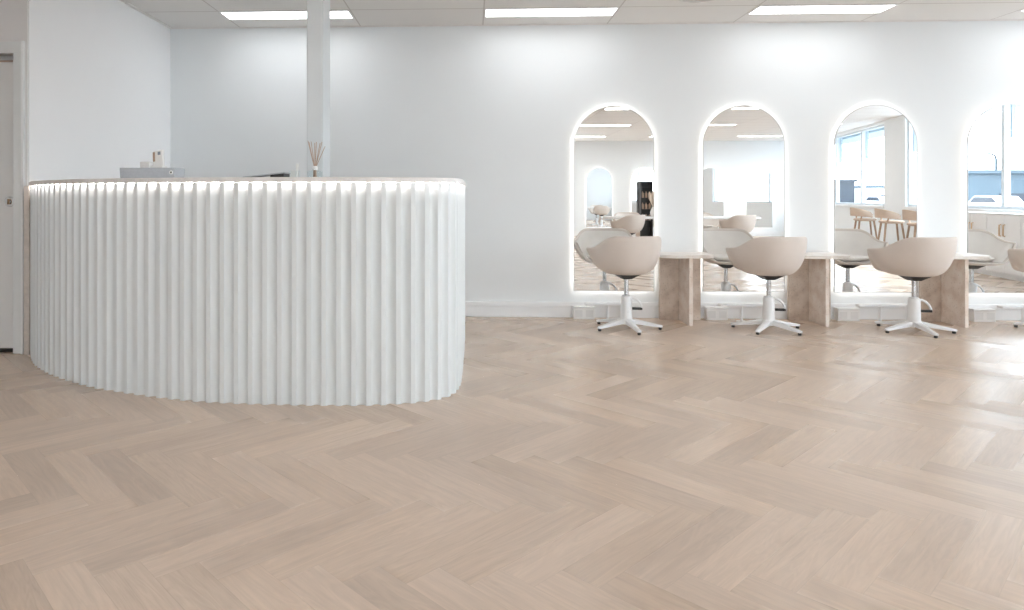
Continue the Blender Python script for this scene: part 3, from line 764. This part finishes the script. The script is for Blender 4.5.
# long white table with chairs, behind the camera -------------------------------------
t = thing('long_table', 'long white meeting table in the middle of the room', 'table', (4.15, -.75, 0))
bm = bmesh.new(); hw, hd = 1.55, .42
pts = [(hw*0+ (hw-.42)+.42*math.cos(a), .42*math.sin(a)) for a in [PI/2-PI*k/16 for k in range(17)]] + [(-(hw-.42)-.42*math.cos(a), .42*math.sin(a)) for a in [-PI/2+PI*k/16 for k in range(17)]]
prism(bm, pts, .72, .755); obj('table_top', bm, M['tabletop'], t, bevel=.004)
for x in (-1, 1):
    obj('table_leg', B((x*.9-.04, x*.9+.04, -.28, .28, 0, .7195)), M['travertine'], t)
for x, y, rz, lb in ((2.95, .08, 150, 'beige bucket chair at the near left end of the long table'), (3.75, .02, 200, 'beige bucket chair at the near middle of the long table'), (5.0, .05, 165, 'beige bucket chair at the near right end of the long table'), (3.3, -1.6, 10, 'beige bucket chair on the far left side of the long table'), (4.9, -1.6, -15, 'beige bucket chair on the far right side of the long table')):
    c = dup(proto, (x, y, 0), math.radians(rz), lb, 'bucket chairs around the long table')
t = thing('pampas_vase', 'white vase of dried pampas grass on the long white table', 'vase', (3.62, -.72, .7555))
bm = bmesh.new(); lathe(bm, [(.04, 0), (.065, .03), (.072, .09), (.05, .15), (.03, .18), (.034, .2), (.026, .2), (.024, .18), (0, .15)], seg=24); obj('vase_body', bm, M['vase'], t, smooth=True)
for dx, dy, h in ((-.08, 0, .46), (.02, .04, .52), (.09, -.02, .44), (.0, -.06, .48), (.12, .05, .36)):
    bm = bmesh.new(); tube(bm, [(0, 0, .16), (dx*.45, dy*.45, h*.55), (dx*.8, dy*.8, h*.8), (dx, dy, h), (dx*1.15, dy*1.15, h*1.08)], [.004, .012, .038, .028, .003], 8); obj('plume', bm, M['pampas'], t, smooth=True)

# black product shelf ----------------------------------------------------------------
sh = thing('product_shelf', 'narrow black product shelf against the opposite wall', 'shelf', (5.08, RY+.2, 0))
obj('shelf_frame', B((-.17, -.15, -.12, .12, 0, 1.60), (.15, .17, -.12, .12, 0, 1.60), (-.15, .15, -.12, -.11, 0, 1.60)), M['shelfblack'], sh)
for z in (.45, .78, 1.11, 1.44, 1.582): obj('shelf_board', B((-.15, .15, -.1095, .12, z, z+.018)), M['shelfblack'], sh)
b0 = None
for z in (.468, .798, 1.128):
    for x in (-.1, 0, .1):
        p = (5.08+x, RY+.2+.02, z+.0005)
        if b0 is None:
            bm = bmesh.new(); lathe(bm, [(0, 0), (.034, 0), (.036, .01), (.036, .13), (.014, .155), (.014, .185), (0, .186)], seg=14)
            b0 = obj('product_bottle', bm, M['bottle'], smooth=True, autosmooth=.8); tag(b0, 'small brown product bottle on the black shelf', 'bottle', 'product bottles on the black shelf'); b0.location = p
        else:
            o = b0.copy(); COL.objects.link(o); o.location = p

# ------------------------------------------------------------------ outside the windows
struct('ground', B((10.2, 140, -120, 60, -.3, -.15)), M['asphalt'])
def outside(s, d): return RO + RT*s - RN*d
def building(name, lab, x, y, L_, dep, h, mat, roof):
    # facade faces +Y, runs from x towards -X
    t = thing(name, lab, 'building', (x, y, -.15), PI)
    obj('building_wall', B((0, L_, 0, dep, 0, h)), mat, t)
    obj('roof_edge', B((-.2, L_+.2, -.2, dep+.2, h, h+.25)), roof, t)
    n = max(1, int(L_/4))
    for k in range(n):
        obj('building_opening', B((k*4+.4, min(k*4+3, L_-.3), -.03, -.005, .02, 1.55)), M['bluedark'], t)
building('warehouse', 'long pale blue building across the street with dark openings', 60, -36.8, 25.4, 4, 2.95, M['bluewall'], M['bluewall'])
building('office_block', 'low dark blue block across the street', 40.6, -61.8, 6.6, 8, 2.9, M['bluedark'], M['bluedark'])
building('garage', 'low pale blue block standing behind the dark blue one', 42.3, -71.2, 6.5, 8, 2.75, M['bluewall'], M['bluewall'])
building('long_shed', 'long white shed with a blue roof edge across the street', 51, -70, 5.2, 8, 2.4, M['trim'], M['bluewall'])
def street_lamp(lab, x, y, h, arm, rz):
    t = thing('street_lamp', lab, 'street lamp', (x, y, -.15), rz, 'street lamps outside')
    bm = bmesh.new(); tube(bm, [(0, 0, 0), (0, 0, h-.5), (.12*arm, 0, h-.2), (.5*arm, 0, h-.04), (arm, 0, h)], [.10, .08, .07, .06, .05], 10); obj('lamp_pole', bm, M['pole'], t, smooth=True)
    obj('lamp_head', B((arm-.1, arm+.5, -.12, .12, h-.06, h+.07)), M['pole'], t, bevel=.03)
street_lamp('grey street lamp rising behind the long pale blue building', 41.2, -42.8, 4.75, .8, PI)
street_lamp('grey street lamp rising behind the dark blue block', 45.6, -83.8, 4.9, .9, 0)
def car(lab, x, y, mat):
    t = thing('car', lab, 'car', (x, y, -.15), PI/2, 'white cars parked outside')
    bm = bmesh.new(); prof = [(-2.1,.3),(2.1,.3),(2.15,.75),(1.3,.88),(.75,1.35),(-.95,1.38),(-1.6,.92),(-2.1,.85)]
    a = [bm.verts.new((x, -.82, z)) for x, z in prof]; b = [bm.verts.new((x, .82, z)) for x, z in prof]
    bm.faces.new(a); bm.faces.new(b[::-1])
    for k in range(8): bm.faces.new([a[k], a[(k+1) % 8], b[(k+1) % 8], b[k]])
    obj('car_body', bm, mat, t, bevel=.08, bseg=3)
    bm = bmesh.new(); prism(bm, [(1.1, .93), (.68, 1.29), (-.88, 1.31), (-1.35, .95)], -.83, .83)
    for v in bm.verts: v.co = Vector((v.co.x, v.co.z, v.co.y))
    obj('side_windows', bm, M['bluedark'], t)
    for x in (-1.3, 1.3):
        for y in (-.8, .62):
            bm = bmesh.new(); lathe(bm, [(0, 0), (.31, 0), (.32, .03), (.32, .15), (.31, .18), (0, .18)], seg=20)
            bmesh.ops.rotate(bm, verts=bm.verts[:], matrix=Matrix.Rotation(-PI/2, 3, 'X')); bmesh.ops.translate(bm, verts=bm.verts[:], vec=(x, y, .32)); obj('wheel', bm, M['black'], t, smooth=True, autosmooth=.7)
car('white car parked in front of the long pale blue building', 34.4, -33.5, M['whitemetal'])
car('white car parked farther along the street, beside the low blue blocks', 39.8, -55.5, M['whitemetal'])

# ------------------------------------------------------------------ world, sun, camera
w = bpy.data.worlds.new('sky'); sc.world = w; w.use_nodes = True
nt = w.node_tree; bg = nt.nodes['Background']
tc = nt.nodes.new('ShaderNodeTexCoord'); sp = nt.nodes.new('ShaderNodeSeparateXYZ'); nt.links.new(tc.outputs['Generated'], sp.inputs[0])
rmp = nt.nodes.new('ShaderNodeValToRGB'); rmp.color_ramp.elements[0].position = .45; rmp.color_ramp.elements[0].color = (.80, .82, .84, 1)
rmp.color_ramp.elements[1].position = .9; rmp.color_ramp.elements[1].color = (.72, .85, 1, 1)
e = rmp.color_ramp.elements.new(.55); e.color = (.94, .97, 1, 1)
mr = nt.nodes.new('ShaderNodeMapRange'); mr.inputs['From Min'].default_value = -1; nt.links.new(sp.outputs['Z'], mr.inputs['Value'])
nt.links.new(mr.outputs[0], rmp.inputs['Fac']); nt.links.new(rmp.outputs[0], bg.inputs['Color']); bg.inputs['Strength'].default_value = 6.8
sd = bpy.data.lights.new('sun', 'SUN'); sd.energy = 4.0; sd.angle = .02; sd.color = (1, .95, .88)
so = bpy.data.objects.new('sun', sd); COL.objects.link(so)
dirv = Vector((-1, -.10, -.80)).normalized()
so.rotation_euler = dirv.to_track_quat('-Z', 'Y').to_euler(); so.location = (14, 2, 8)

cd = bpy.data.cameras.new('camera'); cam = bpy.data.objects.new('camera', cd); COL.objects.link(cam)
cam.location = (0, 0, 1.15); cam.rotation_euler = (PI/2, 0, math.radians(2.32))
cd.sensor_fit = 'HORIZONTAL'; cd.sensor_width = 36; cd.lens = 690/1024*36
cd.shift_x = (512-444)/1024; cd.shift_y = -(305-197)/1024
cd.clip_start = .05; cd.clip_end = 300
sc.camera = cam
sc.view_settings.view_transform = 'Standard'; sc.view_settings.look = 'None'
sc.view_settings.exposure = 0.40; sc.view_settings.gamma = 1.0
sc.cycles.use_denoising = True
sc.cycles.max_bounces = 14; sc.cycles.diffuse_bounces = 6; sc.cycles.glossy_bounces = 8; sc.cycles.transparent_max_bounces = 12
sc.cycles.caustics_reflective = True; sc.cycles.blur_glossy = .3; sc.cycles.caustics_refractive = False
sc.cycles.sample_clamp_indirect = 6
